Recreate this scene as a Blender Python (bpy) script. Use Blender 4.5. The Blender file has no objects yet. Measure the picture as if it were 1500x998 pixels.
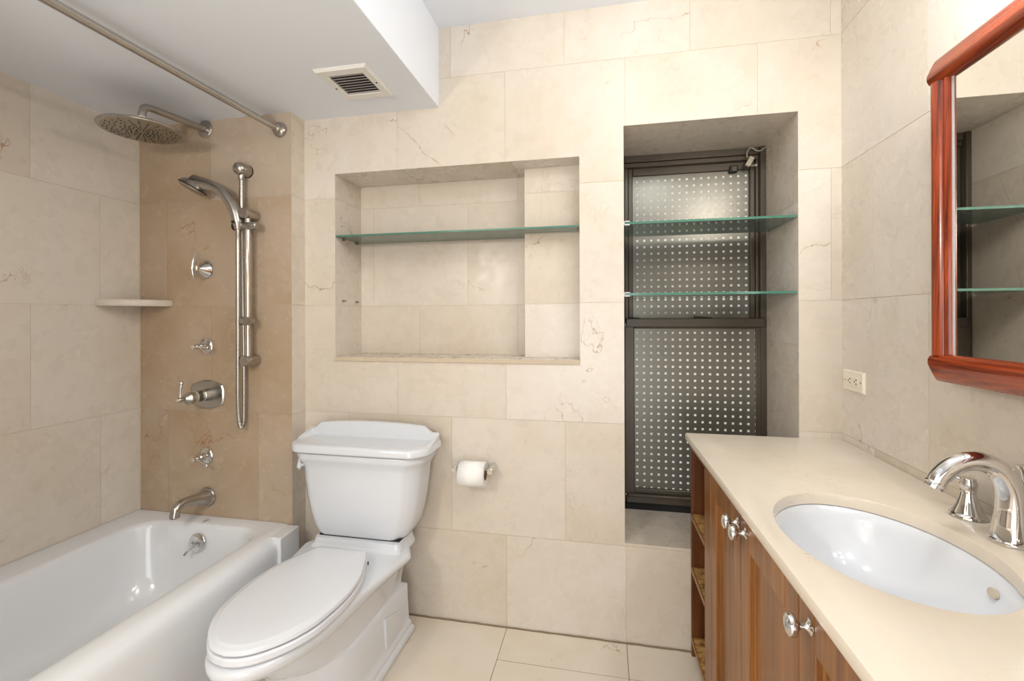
import bpy, bmesh, math, random
from mathutils import Vector, Matrix
random.seed(7)
PI = math.pi
scene = bpy.context.scene

# ------------------------------------------------------------------ camera
cam_d = bpy.data.cameras.new('camera')
cam = bpy.data.objects.new('camera', cam_d)
scene.collection.objects.link(cam)
cam_d.sensor_width = 36.0
cam_d.lens = 675.65 * 36.0 / 1500.0
cam_d.shift_y = -(499.0 - 465.9) / 1500.0
cam_d.clip_start = 0.02
yaw, roll = 0.2003, 0.0035
Rz = Matrix.Rotation(yaw, 3, 'Z')
Ry = Matrix(((math.cos(roll), 0, math.sin(roll)), (0, 1, 0), (-math.sin(roll), 0, math.cos(roll))))
Rm = Rz @ Ry
right, fwd, up = Rm.col[0], Rm.col[1], Rm.col[2]
M4 = Matrix.Identity(4)
for i in range(3):
    M4[i][0], M4[i][1], M4[i][2] = right[i], up[i], -fwd[i]
M4.translation = Vector((2.0388, -1.7739, 1.217))
cam.matrix_world = M4
scene.camera = cam

# ------------------------------------------------------------------ world and exposure
scene.view_settings.view_transform = 'Standard'
scene.view_settings.look = 'None'
scene.view_settings.gamma = 1.0
scene.view_settings.use_curve_mapping = False
scene.view_settings.exposure = 0.1
world = bpy.data.worlds.new('world')
scene.world = world
world.use_nodes = True
wbg = world.node_tree.nodes['Background']
wbg.inputs[0].default_value = (1.0, 0.97, 0.94, 1)
wbg.inputs[1].default_value = 0.4
CEILING_LAMP = 11.0       # watts of each ceiling globe
VANITY_BULB = 4.0         # watts of each bulb over the mirror
HALL_FILL = 15.0          # watts of the unseen fill lamp added beyond the open door
scene.cycles.caustics_reflective = False
scene.cycles.caustics_refractive = False
scene.cycles.sample_clamp_indirect = 4.0
scene.cycles.blur_glossy = 1.0
scene.cycles.use_adaptive_sampling = False
scene.cycles.use_guiding = True

# ------------------------------------------------------------------ room numbers (metres)
W = 2.8327; ZC = 2.391; ZS = 2.0716; SOFX = 1.3795
AX = 0.7669; AY = -0.0864          # alcove (plumbing) wall: end and face
FRONT = -2.45
ROWS = [-0.0945, 0.3624, 0.8187, 1.2743, 1.7293, 2.1875, 2.6445]
TILE = 0.457
NX0, NX1, NZ0, NZ1, ND = 0.9118, 1.9424, 1.0549, 1.8319, 0.2112
WX0, WX1, WZ0, WZ1, WD = 2.1066, 2.6982, 0.3729, 1.9341, 0.3265
CT = 0.796                          # counter top height

# ------------------------------------------------------------------ helpers
def obj(name, bm, mats, parent=None, smooth=40, bevel=0, seg=2, loc=None):
    me = bpy.data.meshes.new(name)
    bmesh.ops.recalc_face_normals(bm, faces=bm.faces[:])
    bm.to_mesh(me); bm.free()
    if not isinstance(mats, (list, tuple)): mats = [mats]
    for m in mats: me.materials.append(m)
    if smooth:
        me.polygons.foreach_set('use_smooth', [True] * len(me.polygons))
        me.set_sharp_from_angle(angle=math.radians(smooth))
    o = bpy.data.objects.new(name, me)
    scene.collection.objects.link(o)
    if parent: o.parent = parent
    if loc: o.location = loc
    if bevel:
        b = o.modifiers.new('bevel', 'BEVEL'); b.width = bevel; b.segments = seg
        b.limit_method = 'ANGLE'; b.angle_limit = math.radians(35)
        b.harden_normals = False
    return o

def tag(o, label, cat, group=None):
    o['label'] = label; o['category'] = cat
    if group: o['group'] = group
    return o

def struct(o):
    o['kind'] = 'structure'
    return o

def thing(name, label, cat, loc=(0, 0, 0), rotz=0.0, group=None):
    o = bpy.data.objects.new(name, None)
    scene.collection.objects.link(o)
    o.empty_display_size = 0.05
    o.location = loc; o.rotation_euler = (0, 0, rotz)
    return tag(o, label, cat, group)

def box(bm, x0, x1, y0, y1, z0, z1, mi=0):
    vs = [bm.verts.new((x, y, z)) for x in (x0, x1) for y in (y0, y1) for z in (z0, z1)]
    fs = []
    for q in ((0, 1, 3, 2), (4, 6, 7, 5), (0, 4, 5, 1), (2, 3, 7, 6), (0, 2, 6, 4), (1, 5, 7, 3)):
        f = bm.faces.new([vs[i] for i in q]); f.material_index = mi; fs.append(f)
    return fs

def B(*boxes):
    bm = bmesh.new()
    for b in boxes: box(bm, *b)
    return bm

def loft(bm, rings, close=True, cap0=True, cap1=True, mi=0):
    R = [[bm.verts.new(p) for p in r] for r in rings]
    n = len(R[0])
    for a, b in zip(R, R[1:]):
        for i in range(n if close else n - 1):
            j = (i + 1) % n
            f = bm.faces.new((a[i], a[j], b[j], b[i])); f.material_index = mi
    if cap0: bm.faces.new(list(reversed(R[0]))).material_index = mi
    if cap1: bm.faces.new(R[-1]).material_index = mi
    return R

def frame(axis):
    w = Vector(axis).normalized()
    t = Vector((0, 0, 1)) if abs(w.z) < 0.9 else Vector((1, 0, 0))
    u = t.cross(w).normalized(); v = w.cross(u)
    return u, v, w

def lathe(bm, prof, origin, axis=(0, 0, 1), seg=32, sx=1.0, sy=1.0, cap0=True, cap1=True):
    u, v, w = frame(axis); o = Vector(origin)
    rings = []
    for r, h in prof:
        r = max(r, 0.0002)
        rings.append([o + w * h + u * (r * sx * math.cos(2 * PI * i / seg)) + v * (r * sy * math.sin(2 * PI * i / seg)) for i in range(seg)])
    loft(bm, rings, cap0=cap0, cap1=cap1)

def catmull(pts, n=8):
    P = [Vector(p) for p in pts]
    P = [P[0] * 2 - P[1]] + P + [P[-1] * 2 - P[-2]]
    out = []
    for i in range(1, len(P) - 2):
        for k in range(n):
            t = k / n
            a, b, c, d = P[i - 1], P[i], P[i + 1], P[i + 2]
            out.append(0.5 * ((2 * b) + (c - a) * t + (2 * a - 5 * b + 4 * c - d) * t * t + (3 * b - a - 3 * c + d) * t ** 3))
    out.append(P[-2].copy())
    return out

def tube(bm, pts, r, seg=16, caps=True, flat=1.0):
    pts = [Vector(p) for p in pts]
    n = len(pts)
    rr = r if isinstance(r, (list, tuple)) else [r] * n
    if len(rr) != n:
        k = len(rr) - 1
        rr = [rr[min(int(i / (n - 1) * k), k - 1)] * (1 - (i / (n - 1) * k - min(int(i / (n - 1) * k), k - 1))) +
              rr[min(int(i / (n - 1) * k), k - 1) + 1] * (i / (n - 1) * k - min(int(i / (n - 1) * k), k - 1)) for i in range(n)]
    t0 = (pts[1] - pts[0]).normalized()
    u, v, _ = frame(t0)
    rings = []
    for i, p in enumerate(pts):
        t = (pts[min(i + 1, n - 1)] - pts[max(i - 1, 0)]).normalized()
        u = (u - t * u.dot(t)).normalized(); v = t.cross(u)
        rings.append([p + u * (rr[i] * math.cos(2 * PI * k / seg)) + v * (rr[i] * flat * math.sin(2 * PI * k / seg)) for k in range(seg)])
    loft(bm, rings, cap0=caps, cap1=caps)

def ball(bm, c, r, seg=20, sc=(1, 1, 1)):
    ret = bmesh.ops.create_uvsphere(bm, u_segments=seg, v_segments=seg // 2, radius=r)
    for vtx in ret['verts']:
        vtx.co = Vector((vtx.co.x * sc[0], vtx.co.y * sc[1], vtx.co.z * sc[2])) + Vector(c)

def rrect(x0, x1, y0, y1, r, z, n=8):
    r = min(r, (x1 - x0) / 2 - 1e-4, (y1 - y0) / 2 - 1e-4)
    out = []
    for cx, cy, a0 in ((x1 - r, y1 - r, 0), (x0 + r, y1 - r, PI / 2), (x0 + r, y0 + r, PI), (x1 - r, y0 + r, 1.5 * PI)):
        for k in range(n + 1):
            a = a0 + PI / 2 * k / n
            out.append((cx + r * math.cos(a), cy + r * math.sin(a), z))
    return out

# ------------------------------------------------------------------ materials
def new_mat(name):
    m = bpy.data.materials.new(name); m.use_nodes = True
    nt = m.node_tree
    return m, nt, nt.nodes['Principled BSDF']

def srgb(r, g, b):
    f = lambda c: c / 12.92 if c <= 0.04045 else ((c + 0.055) / 1.055) ** 2.4
    return (f(r / 255), f(g / 255), f(b / 255), 1)

def plain(name, col, rough=0.5, metal=0.0, spec=0.5, bump=0.0, bscale=200, coat=0.0, vary=0.0):
    m, nt, p = new_mat(name)
    p.inputs['Roughness'].default_value = rough
    p.inputs['Metallic'].default_value = metal
    p.inputs['Specular IOR Level'].default_value = spec
    p.inputs['Coat Weight'].default_value = coat
    tc = nt.nodes.new('ShaderNodeTexCoord')
    nz = nt.nodes.new('ShaderNodeTexNoise'); nz.inputs['Scale'].default_value = bscale
    nz.inputs['Detail'].default_value = 3
    nt.links.new(tc.outputs['Object'], nz.inputs['Vector'])
    mx = nt.nodes.new('ShaderNodeMix'); mx.data_type = 'RGBA'
    d = 1.0 - vary
    mx.inputs[6].default_value = col; mx.inputs[7].default_value = (col[0] * d, col[1] * d, col[2] * d, 1)
    nt.links.new(nz.outputs['Fac'], mx.inputs[0]); nt.links.new(mx.outputs[2], p.inputs['Base Color'])
    if bump:
        bp = nt.nodes.new('ShaderNodeBump'); bp.inputs['Strength'].default_value = bump; bp.inputs['Distance'].default_value = 0.001
        nt.links.new(nz.outputs['Fac'], bp.inputs['Height']); nt.links.new(bp.outputs['Normal'], p.inputs['Normal'])
    return m

def marble(name, base, blotch, vein, rough=0.2, vein_amt=0.75, tint=0.10, vscale=1.0):
    """polished cream limestone: cloudy blotches, thin rusty veins, tiny pale fossils"""
    m, nt, p = new_mat(name)
    N = nt.nodes.new; L = nt.links.new
    tc = N('ShaderNodeTexCoord'); at = N('ShaderNodeAttribute'); at.attribute_name = 'tile_random'
    off = N('ShaderNodeVectorMath'); off.operation = 'MULTIPLY_ADD'
    off.inputs[1].default_value = (1, 1, 1)
    sc = N('ShaderNodeVectorMath'); sc.operation = 'SCALE'; sc.inputs[0].default_value = (17.3, 9.1, 23.7)
    L(at.outputs['Fac'], sc.inputs['Scale'])
    L(tc.outputs['Object'], off.inputs[0]); L(sc.outputs[0], off.inputs[2])
    def noise(scale, detail, rgh=0.55, dist=0.0, vec=None):
        n = N('ShaderNodeTexNoise'); n.inputs['Scale'].default_value = scale; n.inputs['Detail'].default_value = detail
        n.inputs['Roughness'].default_value = rgh; n.inputs['Distortion'].default_value = dist
        L(vec or off.outputs[0], n.inputs['Vector']); return n.outputs['Fac']
    def rng(v, a, b, c=0.0, d=1.0):
        r = N('ShaderNodeMapRange'); r.inputs[1].default_value = a; r.inputs[2].default_value = b
        r.inputs[3].default_value = c; r.inputs[4].default_value = d; r.interpolation_type = 'SMOOTHSTEP'
        L(v, r.inputs[0]); return r.outputs[0]
    def mth(op, a, b=None):
        n = N('ShaderNodeMath'); n.operation = op
        for i, x in enumerate((a, b)):
            if x is None: continue
            if isinstance(x, (int, float)): n.inputs[i].default_value = x
            else: L(x, n.inputs[i])
        return n.outputs[0]
    def mix(f, a, b):
        n = N('ShaderNodeMix'); n.data_type = 'RGBA'
        L(f, n.inputs[0])
        for i, x in ((6, a), (7, b)):
            if isinstance(x, tuple): n.inputs[i].default_value = x
            else: L(x, n.inputs[i])
        return n.outputs[2]
    c = mix(rng(noise(2.4, 8, 0.60, 0.25), 0.30, 0.80), base, blotch)
    c = mix(mth('MULTIPLY', rng(noise(7, 8, 0.65), 0.40, 0.85), 0.30), c, tuple(min(1, x * 1.10) for x in base[:3]) + (1,))
        # thin veins
    n1 = noise(1.5 * vscale, 6, 0.56, 0.5)
    line = rng(mth('ABSOLUTE', mth('SUBTRACT', n1, 0.5)), 0.0, 0.0032, 1, 0)
    mask = rng(noise(3.0, 3), 0.53, 0.64)
    c = mix(mth('MULTIPLY', mth('MULTIPLY', line, mask), vein_amt), c, vein)
    n2 = noise(3.0 * vscale, 6, 0.58, 0.7)
    line2 = rng(mth('ABSOLUTE', mth('SUBTRACT', n2, 0.47)), 0.0, 0.006, 1, 0)
    mask2 = rng(noise(3.7, 2), 0.48, 0.66)
    c = mix(mth('MULTIPLY', mth('MULTIPLY', line2, mask2), vein_amt * 0.45), c, tuple((x + y) / 2 for x, y in zip(blotch, vein)))
    sp = rng(noise(55, 2), 0.745, 0.78)
    c = mix(mth('MULTIPLY', sp, 0.4), c, (0.9, 0.85, 0.78, 1))
    # every slab a little lighter or darker
    hs = N('ShaderNodeHueSaturation')
    L(mth('ADD', mth('MULTIPLY', at.outputs['Fac'], tint), 1 - tint / 2), hs.inputs['Value'])
    L(mth('ADD', mth('MULTIPLY', at.outputs['Fac'], -0.3), 1.15), hs.inputs['Saturation'])
    p.inputs['Specular IOR Level'].default_value = .35
    L(c, hs.inputs['Color']); L(hs.outputs[0], p.inputs['Base Color'])
    p.inputs['Roughness'].default_value = rough
    L(rng(noise(14, 4), 0.3, 0.8, rough * 0.8, rough * 1.3), p.inputs['Roughness'])
    bp = N('ShaderNodeBump'); bp.inputs['Strength'].default_value = 0.03; bp.inputs['Distance'].default_value = 0.002
    L(noise(6, 2), bp.inputs['Height']); L(bp.outputs['Normal'], p.inputs['Normal'])
    return m

def wood(name, c0, c1, axis='Z', rough=0.3, scale=1.0, coat=0.3, swirl=0.6, wear=None):
    m, nt, p = new_mat(name)
    N = nt.nodes.new; L = nt.links.new
    tc = N('ShaderNodeTexCoord'); mp = N('ShaderNodeMapping')
    s = {'Z': (30, 30, 1.6), 'Y': (30, 1.6, 30), 'X': (1.6, 30, 30)}[axis]
    mp.inputs['Scale'].default_value = tuple(x * scale for x in s)
    L(tc.outputs['Object'], mp.inputs[0])
    n = N('ShaderNodeTexNoise'); n.inputs['Scale'].default_value = 1.0; n.inputs['Detail'].default_value = 6
    n.inputs['Roughness'].default_value = 0.65; n.inputs['Distortion'].default_value = swirl
    L(mp.outputs[0], n.inputs['Vector'])
    r = N('ShaderNodeValToRGB'); r.color_ramp.elements[0].position = 0.32; r.color_ramp.elements[1].position = 0.68
    r.color_ramp.elements[0].color = c0; r.color_ramp.elements[1].color = c1
    L(n.outputs['Fac'], r.inputs[0])
    out = r.outputs[0]
    if wear:
        w = N('ShaderNodeTexNoise'); w.inputs['Scale'].default_value = 28; w.inputs['Detail'].default_value = 8; w.inputs['Roughness'].default_value = 0.75
        L(tc.outputs['Object'], w.inputs['Vector'])
        wr = N('ShaderNodeMapRange'); wr.inputs[1].default_value = 0.40; wr.inputs[2].default_value = 0.56
        L(w.outputs['Fac'], wr.inputs[0])
        mx = N('ShaderNodeMix'); mx.data_type = 'RGBA'; L(wr.outputs[0], mx.inputs[0]); L(out, mx.inputs[6]); mx.inputs[7].default_value = wear
        out = mx.outputs[2]
    L(out, p.inputs['Base Color'])
    p.inputs['Roughness'].default_value = rough; p.inputs['Coat Weight'].default_value = coat; p.inputs['Coat Roughness'].default_value = 0.12
    bp = N('ShaderNodeBump'); bp.inputs['Strength'].default_value = 0.08; bp.inputs['Distance'].default_value = 0.001
    L(n.outputs['Fac'], bp.inputs['Height']); L(bp.outputs['Normal'], p.inputs['Normal'])
    return m

def metal(name, col, rough, brushed=False):
    m = plain(name, col, rough, 1.0, bscale=60, vary=0.12)
    return m

CREAM = srgb(215, 206, 195); BLOTCH = srgb(206, 194, 177); VEIN = srgb(150, 100, 66)
M_tile = marble('cream_wall_marble', CREAM, BLOTCH, VEIN, 0.3)
M_floor = marble('cream_floor_marble', srgb(220, 211, 197), srgb(213, 198, 174), srgb(160, 110, 66), 0.16, 0.6, 0.06)
M_alc = marble('shaded_tan_alcove_marble', srgb(186, 168, 149), srgb(172, 149, 123), VEIN, 0.25, 0.7, 0.14)  # marble darkened to hold the alcove's shade, over a deeper stone tone
M_top = marble('cream_counter_marble', srgb(222, 213, 200), srgb(213, 201, 184), srgb(180, 152, 120), 0.16, 1.0, 0.0, 1.6)
M_grout = plain('pale_grout', srgb(206, 190, 166), 0.9, bscale=300, vary=0.2)
M_dgrout = plain('stained_floor_grout', srgb(140, 120, 92), 0.9, bscale=300, vary=0.3)
M_paint = plain('white_paint', srgb(229, 234, 242), 0.65, bscale=120, bump=0.06, vary=0.02)
M_porc = plain('white_porcelain', srgb(216, 219, 224), 0.09, bscale=3, vary=0.01, coat=0.3)
M_enam = plain('white_enamel', srgb(230, 232, 235), 0.12, bscale=3, vary=0.02, coat=0.3)
M_seat = plain('white_seat_plastic', srgb(222, 225, 231), 0.16, bscale=3, vary=0.01)
M_nick = metal('brushed_nickel', srgb(188, 184, 178), 0.27)
M_chrome = metal('polished_chrome', srgb(226, 224, 222), 0.05)
M_black = plain('black_rubber', srgb(25, 24, 23), 0.5, vary=0.2)
M_bronze = plain('dark_bronze_aluminium', srgb(86, 77, 65), 0.33, 0.25, bscale=90, vary=0.3)
M_blackgap = plain('gap_black', srgb(14, 13, 12), 0.7, vary=0.2)
M_ivory = plain('ivory_plastic', srgb(238, 229, 212), 0.3, vary=0.02)
M_slot = plain('dark_slot', srgb(60, 52, 44), 0.6, vary=0.1)
M_white_metal = plain('white_enamelled_metal', srgb(228, 226, 222), 0.45, vary=0.03)
M_slat = plain('grey_dusty_slat', srgb(205, 200, 195), 0.5, vary=0.12)
M_duct = plain('dark_duct', srgb(118, 111, 106), 0.8, vary=0.3)
M_paper = plain('tissue_paper', srgb(245, 244, 242), 0.95, bump=0.5, bscale=260, vary=0.03)
M_card = plain('cardboard_core', srgb(150, 125, 100), 0.9, vary=0.15)
M_wood = wood('brown_cabinet_wood', srgb(98, 58, 24), srgb(158, 104, 50), 'Z', 0.32, coat=0.1)
M_woodH = wood('brown_cabinet_wood_across', srgb(98, 58, 24), srgb(158, 104, 50), 'Y', 0.32, coat=0.1)
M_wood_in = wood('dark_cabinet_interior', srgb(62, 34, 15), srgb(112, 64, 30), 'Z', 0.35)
M_shelfw = wood('worn_shelf_wood', srgb(92, 54, 24), srgb(140, 90, 45), 'Y', 0.5, wear=srgb(206, 164, 100))
M_cherry = wood('red_cherry_lacquer', srgb(64, 18, 6), srgb(178, 72, 27), 'Z', 0.22, 0.8, 0.35, 4.0)
M_cherryH = wood('red_cherry_lacquer_across', srgb(74, 22, 8), srgb(172, 70, 27), 'Y', 0.22, 0.7, 0.35, 3.5)
M_stick = plain('beige_cap', srgb(196, 184, 166), 0.5, vary=0.1)
M_brass = metal('aged_brass', srgb(150, 120, 84), 0.35)
M_wire = plain('grey_cable', srgb(150, 145, 138), 0.5, vary=0.1)
M_clear = plain('pale_bevel_strip', srgb(200, 200, 198), 0.3, vary=0.05)

def mirror_mat():
    m, nt, p = new_mat('silvered_mirror')
    p.inputs['Base Color'].default_value = (0.86, 0.87, 0.84, 1); p.inputs['Metallic'].default_value = 1
    p.inputs['Roughness'].default_value = 0.01
    return m
M_mirror = mirror_mat()

def glass_mat():
    m, nt, p = new_mat('hazed_green_glass')
    nt.nodes.remove(p)
    N = nt.nodes.new; L = nt.links.new
    out = nt.nodes['Material Output']
    t = N('ShaderNodeBsdfTransparent'); t.inputs[0].default_value = (0.93, 0.975, 0.95, 1)
    g = N('ShaderNodeBsdfGlossy'); g.inputs['Roughness'].default_value = 0.02; g.inputs[0].default_value = (0.9, 0.96, 0.94, 1)
    f = N('ShaderNodeFresnel'); f.inputs[0].default_value = 1.5
    mx = N('ShaderNodeMixShader'); df = N('ShaderNodeBsdfTranslucent'); df.inputs[0].default_value = (.80, .90, .85, 1)
    dd = N('ShaderNodeBsdfDiffuse'); dd.inputs[0].default_value = (.80, .90, .85, 1); a1 = N('ShaderNodeMixShader'); L(df.outputs[0], a1.inputs[1]); L(dd.outputs[0], a1.inputs[2])
    a2 = N('ShaderNodeMixShader'); a2.inputs[0].default_value = .24; L(t.outputs[0], a2.inputs[1]); L(a1.outputs[0], a2.inputs[2])  # milky share stands in for bright reflections under the shelves
    L(f.outputs[0], mx.inputs[0]); L(a2.outputs[0], mx.inputs[1]); L(g.outputs[0], mx.inputs[2]); L(mx.outputs[0], out.inputs[0])
    return m
M_glass = glass_mat()
def edge_mat():
    m, nt, p = new_mat('green_glass_edge')
    p.inputs['Base Color'].default_value = srgb(88, 142, 124); p.inputs['Roughness'].default_value = 0.12
    p.inputs['Transmission Weight'].default_value = 0.25
    return m
M_edge = edge_mat()

def frosted():
    """smoked frosted pane with a grid of small white squares"""
    m, nt, p = new_mat('smoked_dotted_glass')
    N = nt.nodes.new; L = nt.links.new
    tc = N('ShaderNodeTexCoord'); sp = N('ShaderNodeSeparateXYZ'); L(tc.outputs['Object'], sp.inputs[0])
    def mth(op, a, b):
        n = N('ShaderNodeMath'); n.operation = op
        for i, x in enumerate((a, b)):
            if isinstance(x, (int, float)): n.inputs[i].default_value = x
            else: L(x, n.inputs[i])
        return n.outputs[0]
    PX, PZ, D = 0.0303, 0.0296, 0.0092
    def sq(v, pitch):
        fr = mth('FRACT', mth('DIVIDE', v, pitch), 0)
        return mth('LESS_THAN', mth('ABSOLUTE', mth('SUBTRACT', fr, 0.5), 0), D / 2 / pitch)
    dot = mth('MULTIPLY', sq(sp.outputs[0], PX), sq(sp.outputs[2], PZ))
    mx = N('ShaderNodeMix'); mx.data_type = 'RGBA'
    L(dot, mx.inputs[0]); mx.inputs[6].default_value = srgb(116, 113, 104); mx.inputs[7].default_value = srgb(236, 236, 232)
    L(mx.outputs[2], p.inputs['Base Color'])
    rg = N('ShaderNodeMix'); rg.data_type = 'FLOAT'; L(dot, rg.inputs[0]); rg.inputs[2].default_value = 0.30; rg.inputs[3].default_value = 0.6
    L(rg.outputs[0], p.inputs['Roughness'])
    mt = N('ShaderNodeMath'); mt.operation = 'MULTIPLY_ADD'; L(dot, mt.inputs[0]); mt.inputs[1].default_value = -.55; mt.inputs[2].default_value = .55
    L(mt.outputs[0], p.inputs['Metallic'])
    return m
M_frost = frosted()

def lamp_mat(name, strength, col=(1, 0.985, 0.965, 1)):
    m, nt, p = new_mat(name)
    p.inputs['Base Color'].default_value = (0.9, 0.9, 0.88, 1)
    p.inputs['Emission Color'].default_value = col; p.inputs['Emission Strength'].default_value = strength
    return m

# ------------------------------------------------------------------ tiled walls
tile_count = [0]
def subtract(rects, h):
    out = []
    for a0, a1, b0, b1 in rects:
        h0, h1, k0, k1 = h
        if h1 <= a0 or h0 >= a1 or k1 <= b0 or k0 >= b1: out.append((a0, a1, b0, b1)); continue
        if h0 > a0: out.append((a0, h0, b0, b1))
        if h1 < a1: out.append((h1, a1, b0, b1))
        m0, m1 = max(a0, h0), min(a1, h1)
        if k0 > b0: out.append((m0, m1, b0, k0))
        if k1 < b1: out.append((m0, m1, k1, b1))
    return out

def tiled(bm, lay, place, u0, u1, v0, v1, rows, joints, holes=(), gap=0.0014, th=0.012, mi=0, gi=1, trim=0.0):
    """tiles on a plane: place(u, v, d) gives the point, d = depth behind the face"""
    def slab(r, d0, d1, m, val):
        a0, a1, b0, b1 = r
        vs = [bm.verts.new(place(a, b, d)) for a in (a0, a1) for b in (b0, b1) for d in (d0, d1)]
        for q in ((0, 1, 3, 2), (4, 6, 7, 5), (0, 4, 5, 1), (2, 3, 7, 6), (0, 2, 6, 4), (1, 5, 7, 3)):
            f = bm.faces.new([vs[i] for i in q]); f.material_index = m; f[lay] = val
    base = [(u0 + trim, u1 - trim, v0, v1)]
    for h in holes: base = subtract(base, (h[0] - .002, h[1] + .002, h[2] - .002, h[3] + .002))
    for r in base: slab(r, 0.0010, th + 0.03, gi, 0.5)
    for k in range(len(rows) - 1):
        b0, b1 = max(rows[k], v0), min(rows[k + 1], v1)
        if b1 - b0 < 0.004: continue
        off = joints(k)
        n0 = math.floor((u0 - off) / TILE)
        a = off + n0 * TILE
        while a < u1:
            a0, a1 = max(a, u0), min(a + TILE, u1)
            a += TILE
            if a1 - a0 < 0.004: continue
            tile_count[0] += 1
            val = random.random()
            rs = [(a0 + gap / 2, a1 - gap / 2, b0 + gap / 2, b1 - gap / 2)]
            for h in holes: rs = subtract(rs, h)
            for r in rs: slab(r, 0.0, 0.0009, mi, val)

def wall_bm():
    bm = bmesh.new(); lay = bm.faces.layers.float.new('tile_random'); return bm, lay

# back wall with its niche and its window reveal
bm, lay = wall_bm()
jb = lambda k: (1.1970 if k % 2 == 0 else 1.4290)
tiled(bm, lay, lambda u, v, d: (u, d, v), AX - 0.02, W + 0.05, -0.05, ZC + 0.05, ROWS, jb,
      holes=((NX0, NX1, NZ0, NZ1), (WX0, WX1, WZ0, WZ1)))
# niche: back, two sides, top, bottom, and the boxed-in column at its right
CX0, CY = 1.7125, 0.10
tiled(bm, lay, lambda u, v, d: (u, ND + d, v), NX0, CX0 + .02, NZ0, NZ1, ROWS, lambda k: (1.2052 if k % 2 == 0 else 0.9783))
tiled(bm, lay, lambda u, v, d: (NX0 - d, u, v), 0.0012, ND + .02, NZ0 - .02, NZ1 + .02, ROWS, lambda k: -0.1)
tiled(bm, lay, lambda u, v, d: (NX1 + d, u, v), 0.0012, CY + .02, NZ0 - .02, NZ1 + .02, ROWS, lambda k: -0.1)
tiled(bm, lay, lambda u, v, d: (v, u, NZ1 + d), 0.0012, ND + .02, NX0 - .02, NX1 + .02, [0.76, 1.217, 1.674, 2.2], lambda k: -0.1)
tiled(bm, lay, lambda u, v, d: (v, u, NZ0 - d), -0.006, ND + .02, NX0 - .0, NX1 + .0, [0.6, 1.517, 2.2], lambda k: -0.1, th=-.014)
tiled(bm, lay, lambda u, v, d: (u, CY + d, v), CX0 - .0, NX1 + .02, NZ0, NZ1, ROWS, lambda k: 1.6, trim=.002)
tiled(bm, lay, lambda u, v, d: (CX0 + d, u, v), CY + .0012, ND + .02, NZ0, NZ1, ROWS, lambda k: -0.1, th=0.0)
# window reveal: left, right, top, sill
tiled(bm, lay, lambda u, v, d: (WX0 - d, u, v), 0.0012, WD + .06, WZ0 - .02, WZ1 + .02, ROWS, lambda k: -0.1)
tiled(bm, lay, lambda u, v, d: (WX1 + d, u, v), 0.0012, WD + .06, WZ0 - .02, WZ1 + .02, [0.2, 0.63, 1.12, 1.62, 2.1], lambda k: -0.1)
tiled(bm, lay, lambda u, v, d: (v, u, WZ1 + d), 0.0012, WD + .06, WX0 - .02, WX1 + .02, [1.9, 2.325, 2.8], lambda k: -0.1)
tiled(bm, lay, lambda u, v, d: (v, u, WZ0 - d), 0.0012, WD + .06, WX0 - .02, WX1 + .02, [1.9, 2.37, 2.8], lambda k: -0.1)
struct(obj('wall_back', bm, [M_tile, M_grout], smooth=0))

# left wall
bm, lay = wall_bm()
tiled(bm, lay, lambda u, v, d: (-d, u, v), FRONT, 0.04, -0.05, ZC + .05, ROWS, lambda k: (-0.486 if k % 2 == 0 else -0.2505))
struct(obj('wall_left', bm, [M_tile, M_grout], smooth=0))
# plumbing wall of the tub alcove, with its lit return
bm, lay = wall_bm()
tiled(bm, lay, lambda u, v, d: (u, AY + d, v), 0.0, AX, -0.05, ZS + .05, ROWS, lambda k: (0.375 if k % 2 == 0 else 0.150), trim=.002)
tiled(bm, lay, lambda u, v, d: (AX - d, u, v), AY + .0012, 0.0, -0.05, ZS + .05, ROWS, lambda k: -0.2, mi=2, th=0.02)
struct(obj('wall_alcove', bm, [M_alc, M_grout, M_tile], smooth=0))
# right wall
bm, lay = wall_bm()
tiled(bm, lay, lambda u, v, d: (W + d, u, v), FRONT, 0.04, -0.05, ZC + .05, ROWS, lambda k: (-0.4324 if k % 2 == 0 else -0.1926))
struct(obj('wall_right', bm, [M_tile, M_grout], smooth=0))
# wall behind the camera: open doorway to the hall
DX0, DX1, DZ = 1.45, 2.40, 2.06
bm, lay = wall_bm()
tiled(bm, lay, lambda u, v, d: (u, FRONT - d, v), -0.04, W + .04, -0.05, ZC + .05, ROWS, lambda k: (0.1 if k % 2 == 0 else 0.33),
      holes=((DX0, DX1, -1, DZ),))
# stub wall at the foot of the tub
tiled(bm, lay, lambda u, v, d: (u, -1.62 - d, v), 0.0, 0.80, -0.05, ZS + .05, ROWS, lambda k: 0.2)
tiled(bm, lay, lambda u, v, d: (0.80 - d, u, v), FRONT, -1.6212, -0.05, ZS + .05, ROWS, lambda k: -0.1)
struct(obj('wall_front', bm, [M_tile, M_grout], smooth=0))
struct(obj('door_1', B((DX0 - .07, DX0, FRONT - .12, FRONT + .015, 0, DZ + .07), (DX1, DX1 + .07, FRONT - .12, FRONT + .015, 0, DZ + .07),
                       (DX0, DX1, FRONT - .12, FRONT + .015, DZ, DZ + .07)), M_paint, bevel=.004))
# floor
bm, lay = wall_bm()
frows = [-2.9, -2.4605, -2.0035, -1.5465, -1.0895, -0.6325, -0.1755, 0.5]
tiled(bm, lay, lambda u, v, d: (u, v, -d), 1.655, W + .05, FRONT - .1, 0.0, frows, lambda k: 1.655, gap=.0024)
tiled(bm, lay, lambda u, v, d: (u, v, -d), -0.05, 1.655, FRONT - .1, 0.0, [r + .23 - .457 for r in frows] + [.5], lambda k: 1.655, gap=.0024)
struct(obj('floor', bm, [M_floor, M_dgrout], smooth=0))
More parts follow.
